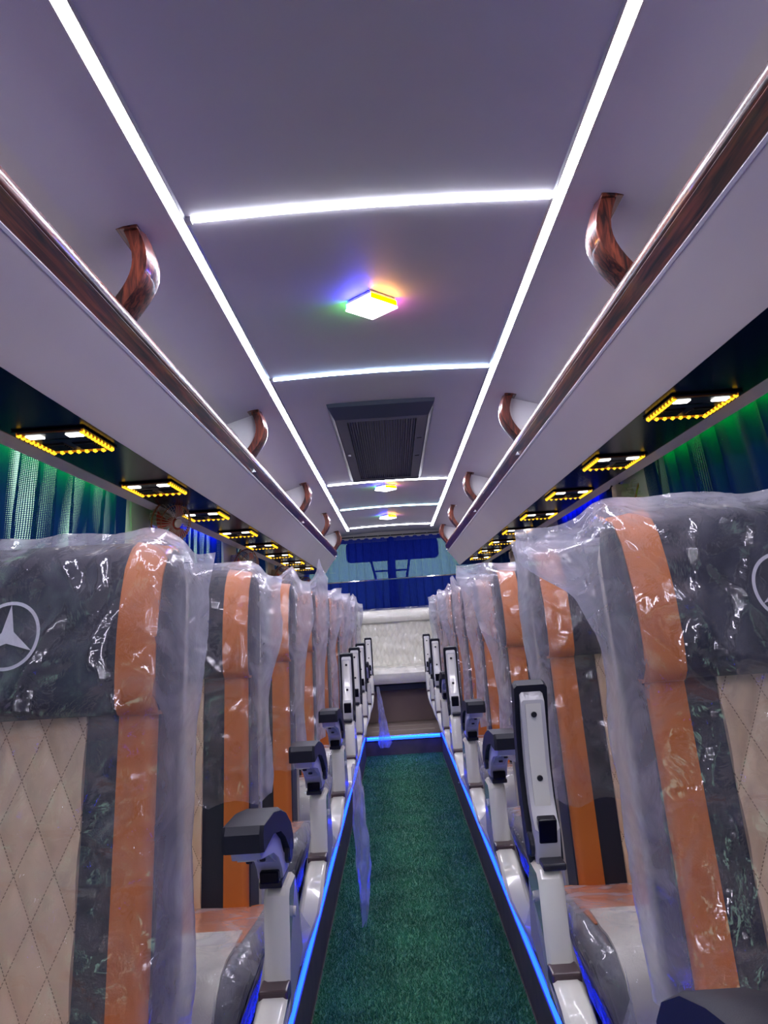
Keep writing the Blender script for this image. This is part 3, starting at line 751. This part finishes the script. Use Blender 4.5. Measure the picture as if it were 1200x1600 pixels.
    lev = [(-.06, .560), (-.10, .568), (-.18, .556), (-.230, .530), (-.256, .48), (-.262, .42), (-.252, .385), (-.235, .34), (-.220, .375), (-.20, .42), (-.16, .45), (-.08, .455)]
    lv = MB().prism([(y, z-PZ) for y, z in lev], s*(.236-AC), s*(.288-AC), 'X', .008); lv.v = [(x+s*.43*max(0, .50-PZ-z), y, z) for x, y, z in lv.v]
    lv.build('lever_cover', 'white_gloss', r, 40)
    MB().box(s*(.236-AC), s*(.289-AC), -.112, -.062, .545-PZ, .577-PZ, .004).build('recline_button', 'brown_cap', r)
    MB().box(s*(.30-AC), s*(.332-AC), -.02, .30, .36-PZ, .46-PZ, .006).build('hinge_block', 'black_plastic', r)
    # armrest, pivoting about (.268, 0, PIV)
    ar = MB(); sup = [(.035, .012), (.03, -.004), (-.045, -.004), (-.055, .016), (-.085, .044), (-.15, .073), (-.272, .097), (-.284, .115), (-.20, .116), (-.12, .103), (-.06, .074), (-.03, .040)]
    ar.prism(sup, -s*.024, s*.024, 'X', .005); arm = ar.build('armrest', 'grey_plastic', r, 40, loc=W(.268, 0, PIV))
    pad = [(.038, .024), (.042, .052), (.018, .082), (-.04, .116), (-.11, .141), (-.19, .153), (-.288, .154), (-.300, .143), (-.298, .114), (-.20, .117), (-.12, .104), (-.06, .074), (-.01, .036)]
    MB().prism(pad, -s*.034, s*.034, 'X', .006).build('arm_pad', 'arm_pad', arm, 40)
    ins = [(-.266, .093), (-.262, .106), (-.16, .092), (-.085, .056), (-.066, .032), (-.087, .040), (-.152, .069)]
    MB().prism(ins, -s*.016, s*.016, 'X', .002).build('under_strip', 'white_gloss', arm, 40)
    MB().box(-.018, .018, -.068, -.02, -.006, .016, .003).build('hinge_cover', 'black_gloss', arm)
    MB().disc((-s*.022, .0, .035), .024, .012, (-s, 0, 0)).build('pivot_disc', 'black_plastic', arm)
    for y, z in ((-.245, .0890), (-.125, .0570)): MB().disc((0, y, z), .006, -.005, (0, .1, 1), 10).build('screw', 'dark_metal', arm)
    MB().box(s*(.248-AC), s*(.292-AC), -.045, .04, .728-PZ, .741-PZ, .003).build('arm_mount', 'black_plastic', r)
    return r
PROTO = {s: make_seat(s) for s in (-1, 1)}

def crumple(p, seed, amp):
    v = Vector(p)*9+Vector((seed, seed*.7, -seed)); n = noise.noise_vector(v)
    w_ = Vector(p)*23+Vector((seed*2, 0, seed)); n2 = noise.noise_vector(w_)
    rdg = 1-abs(noise.noise(Vector((p[0]*14+seed, p[1]*14, p[2]*6))))*2
    return n*amp+n2*amp*.45, rdg
def crease(a, z, seed):
    tot = 0
    for k in range(3):
        an = seed*1.7+k*1.05; u = a*math.cos(an)+z*math.sin(an); v = -a*math.sin(an)+z*math.cos(an)
        tot += max(0, 1-abs(noise.noise(Vector((u*3.0+seed*5, v*11, k*7.7+seed))))*5.5)**1.4
    return tot
def film_back(s, seed, w_top=.11, w_mid=.05, zb=.70, ear=0.0, drop=.03, top=1.408, peak=None, wz=1.12):
    """loose film bag pulled over a backrest; coordinates local to the seat"""
    def W(a, y, z): return (s*(AA(a)-AC), y, z-PZ)
    NF, NL, NBk, NV = 58, 12, 16, 84
    rows = []; fold = []
    for j in range(NV+1):
        t = (j/NV); z0 = lerp(zb, top, t**.92)
        close = 1-sstep(.90, 1.0, t)**1.5; row = []
        wn_ = noise.noise(Vector((z0*5, seed, 2.2)))
        wd = lerp(w_mid, w_top, sstep(wz-.12, wz+.16, z0)) + .022*wn_ + ear*sstep(1.26, 1.36, z0)
        wd = max(.012, wd)
        hf = sstep(1.04, 1.12, z0)
        yfr = ycl(z0)-.044-.034*hf - .010*math.sin(t*9+seed); ybk = ycl(z0)+.170; ymid = lerp(yfr, ybk, .45)
        ytop = HB+.075
        def put(a, y, fr):
            zz = z0
            if t < .08: zz += .04*abs(noise.noise(Vector((a*7, seed, 5))))*(1-t/.08)
            y2 = lerp(ytop, y, close)
            d, rg = crumple((a, y2, zz), seed, .0075)
            yy = y2 + d.y*(1 if not fr else 1)
            cr_ = crease(a, zz, seed)
            if fr: yy = min(yy, y2+.003) - min(.024, cr_*.0095)
            else: yy -= min(.02, cr_*.006)*(1 if a < .402 else 0)
            x_ = a+d.x*.5
            fx = sstep(.43, .43-wd*1.0-.001, a) if a < .43 else 0
            zz += d.z*.4 - drop*fx*sstep(1.0, 1.4, z0)
            if t > .93: zz += .010*noise.noise(Vector((a*12, seed, 8)))
            if peak and t > .6:
                pa, ph_ = peak; q = max(0, 1-abs(a-pa)/.085); zz += ph_*q*q*sstep(.80, 1.0, t)
            row.append(W(x_, yy, zz)); fold.append(max(fx, .9*sstep(.955, 1.0, t)))
        for i in range(NF+1): put(lerp(.985, .402, i/NF), yfr + (.012*(1-math.cos(i/NF*2*PI))*.5), True)
        for i in range(1, NL+1):
            u = i/NL; put(lerp(.402, .402-wd, u), lerp(yfr, ymid+.02*math.sin(seed), u**.8), False)
        for i in range(1, NL+1):
            u = i/NL; put(lerp(.402-wd, .402, u), lerp(ymid+.02*math.sin(seed)+.004, ybk, u**1.2), False)
        for i in range(1, NBk+1): put(lerp(.402, .985, i/NBk), ybk, False)
        put(.995, lerp(ybk, yfr, .5), False)
        rows.append(row)
    m = MB().loft(rows, False, True); m.fold = fold
    return m
def film_cush(s, seed, flap=.10, fz=.46):
    def W(a, y, z): return (s*(AA(a)-AC), y, z-PZ)
    m = MB(); rows = []
    for i in range(31):
        a = lerp(.302, 1.03, i/30); d = min(a-.302, 1.03-a); k = .020-.05*(1-math.sqrt(max(0, 1-(1-min(1, d/.04))**2))); row = []
        for j in range(37):
            q = lerp(2.45, 10.4, j/36); y, z = cush_pt(q, k+.004); dd, rg = crumple((a, y, z), seed, .005)
            row.append(W(a+dd.x*.4+csh(a, z), y+dd.y, z+abs(dd.z)))
        rows.append(row)
    m.grid(rows)
    n0 = len(m.v)
    # aisle side curtain of film, and the pointed corner sticking out into the aisle
    rows = []
    for i in range(15):
        q = lerp(2.45, 7.5, i/14); y, z = cush_pt(q, -.016); row = []
        for j in range(9):
            t = j/8; zz = lerp(z, .385, t); dd, rg = crumple((.34, y, zz), seed+4, .0035); row.append(W(.300+csh(.304, zz)+dd.x, y+dd.y*.5, zz))
        rows.append(row)
    m.grid(rows)
    m.fold = [0.0]*n0 + [.7]*(len(m.v)-n0)
    for sgn in (0, 1):
        rows = []
        top, bot, tip = Vector((.36, -.150, .60)), Vector((.39, -.150, .40)), Vector((.335-flap, -.150, fz))
        for i in range(9):
            u = i/8; row = []
            for j in range(9):
                v = j/8; p = top.lerp(bot, v).lerp(tip, u); dd, rg = crumple(tuple(p), seed+sgn*7, .006); p = p+dd*(1-.5*u)+Vector((0, -.155*u**.38+(-.012 if sgn else 0)*math.sin(u*PI), 0))
                row.append(W(*p)); m.fold.append(.5)
            rows.append(row)
        m.grid(rows)
    return m

PITCH, ROW1 = .78, .80
RAISED = {(-1, 5): 86, (-1, 6): 85, (-1, 7): 85, (-1, 9): 85, (1, 2): 77, (1, 5): 86, (1, 7): 85, (1, 9): 85}
FB = {(-1, 1): dict(w_top=.085, w_mid=.045, zb=.615, drop=.05, seed=3.1), (1, 1): dict(w_top=.10, w_mid=.045, zb=.62, ear=.07, drop=.045, seed=8.7, wz=1.2),
      (-1, 2): dict(w_top=.10, w_mid=.05, zb=.78, seed=5.3, drop=.05), (1, 2): dict(w_top=.07, w_mid=.05, zb=.74, seed=2.9, drop=-.01),
      (-1, 3): dict(w_top=.09, seed=9.9, zb=.72, peak=(.40, .045)), (1, 3): dict(w_top=.10, ear=.05, drop=0, seed=12.4),
      (-1, 4): dict(w_top=.09, seed=14.2, peak=(.36, .13), drop=0), (1, 4): dict(w_top=.08, seed=16.4, peak=(.34, .03))}
for k in range(1, 10):
    fr = 9-k
    where = '%s row from rear bench' % ordn[fr]
    for s in (-1, 1):
        y = ROW1+PITCH*(k-1)
        o = PROTO[s] if k == 1 else copy_tree(PROTO[s])
        o.location = (s*AC, y, PZ+.0005)
        up = RAISED.get((s, k))
        if k == 1: pass
        for ch in o.children:
            if ch.name.startswith('armrest'): ch.rotation_euler = (-math.radians(up), 0, 0) if up else (0, 0, 0)
        st = 'raised' if up else 'lowered'
        tag(o, 'orange striped bus seat with %s armrest, %s, %s side' % (st, where, SIDE[s]), 'seat', 'bus seats along the aisle')
        kw = dict(FB.get((s, k), dict(w_top=random.uniform(.06, .11), drop=random.uniform(-.02, .03), seed=20+k*3.3+s, peak=(random.uniform(.34, .45), random.uniform(.02, .05)))))
        f = film_back(s, **kw).build('plastic_back_cover', 'seat_film', None, 60, loc=(s*AC, y, PZ+.0005))
        tag(f, 'clear plastic bag over the backrest, %s, %s side' % (where, SIDE[s]), 'plastic cover', 'plastic bags on the backrests')
        f = film_cush(s, kw['seed']+40, random.uniform(.06, .12), random.uniform(.42, .5)).build('plastic_cushion_cover', 'seat_film', None, 60, loc=(s*AC, y, PZ+.0005))
        tag(f, 'crumpled plastic wrap on the seat cushion, %s, %s side' % (where, SIDE[s]), 'plastic cover', 'plastic wraps on the cushions')

# ------------------------------------------------------------------ rear bench
r = empty('rear_bench', (0, 8.3, PZ)); tag(r, 'wide cream quilted rear bench seat on a brown boarded base', 'bench')
BW = 1.0
MB().box(-BW, BW, -.20, .58, .0, .325, .004).build('base_board', 'bench_board', r)
MB().box(-BW, BW, -.30, .55, .326, .385, .004).build('seat_pan', 'black_plastic', r)
cpf = [(-.38, .40), (-.40, .44), (-.395, .50), (-.36, .535), (-.28, .545), (.2, .535), (.2, .39)]
MB().prism(cpf, -BW, BW, 'X', .015).build('bench_cushion', 'white_leather', r, 40)
def bpuff(x, z):
    u = x/QW; v = z/QH; f = lambda e: abs((e % 1)-.5); d = .5-max(f(u+v), f(u-v)); return .010*min(1, d/.32)**.6
bk = MB().prism([(.135, .50), (.215, 1.14), (.36, 1.14), (.30, .50)], -BW, BW, 'X', .01).build('bench_back', 'white_leather', r, 40)
rows = []
for j in range(61):
    z = lerp(.53, 1.0, j/60); rows.append([(lerp(-1.0, 1.0, i/240), .135+(z-.5)*.125-.004-bpuff(lerp(-1.0, 1.0, i/240), z), z) for i in range(241)])
MB().grid(rows).build('quilted_panel', 'quilt_white', bk, 60, recalc=False)
hr = [(.20, 1.01), (.165, 1.02), (.155, 1.06), (.165, 1.11), (.195, 1.14), (.25, 1.15), (.30, 1.13)]
MB().prism(hr, -BW, BW, 'X', .015).build('head_roll', 'white_leather', r, 40)
rows = []
pth = [(-.41, .42), (-.415, .46), (-.41, .51), (-.37, .552), (-.25, .562), (-.05, .560), (.08, .56), (.115, .60), (.13, .72), (.145, .85), (.155, .98), (.145, 1.05), (.165, 1.13), (.22, 1.165), (.30, 1.165)]
for i in range(121):
    x = lerp(-BW, BW, i/120); row = []
    for j in range(57):
        q = j/56*(len(pth)-1); k = min(len(pth)-2, int(q)); t = q-k; yy = lerp(pth[k][0], pth[k+1][0], t); zz = lerp(pth[k][1], pth[k+1][1], t)
        dd = noise.noise(Vector((x*4, zz*26+x*5, 3.3)))*.014+noise.noise(Vector((x*20, zz*20, yy*20)))*.004
        row.append((x, yy-.012+min(.006, dd), zz+dd*.5))
    rows.append(row)
f = MB().grid(rows).build('plastic_bench_cover', 'bench_film', None, 60, loc=(0, 8.3, PZ+.001)); tag(f, 'wrinkled clear plastic sheet stretched over the rear bench', 'plastic cover')

# ------------------------------------------------------------------ loose film hanging into the aisle
def drape(name, pts, wid, seed, label):
    rows = []
    for i in range(25):
        t = i/24; q = t*(len(pts)-1); k = min(len(pts)-2, int(q)); c = Vector(pts[k]).lerp(Vector(pts[k+1]), q-k); w_ = pl(wid, t); row = []
        for j in range(15):
            u = j/14-.5; p = c+Vector((u*w_, .03*math.sin(u*9+t*4+seed), 0)); d, rg = crumple(tuple(p), seed, .012); row.append(tuple(p+d))
        rows.append(row)
    g_ = MB().grid(rows); g_.fold = [1.3]*len(g_.v)
    o = g_.build(name, 'seat_film', None, 60); tag(o, label, 'plastic sheet')
drape('plastic_sheet', [(-.205, 7.08, .62), (-.185, 7.08, .42), (-.175, 7.08, .25), (-.17, 7.08, .155), (-.17, 7.08, .085)], [(0, .02), (.5, .08), (.85, .13), (1, .09)], 4.4, 'loose plastic sheet hanging over the glowing step at the aisle end')
drape('plastic_sheet', [(-.200, 3.14, .66), (-.190, 3.10, .55), (-.183, 3.06, .40), (-.178, 3.02, .28), (-.185, 3.0, .12)], [(0, .03), (.4, .05), (.7, .06), (.85, .04), (1, .02)], 9.1, 'crinkled strip of plastic film trailing from a seat side over the aisle edge')
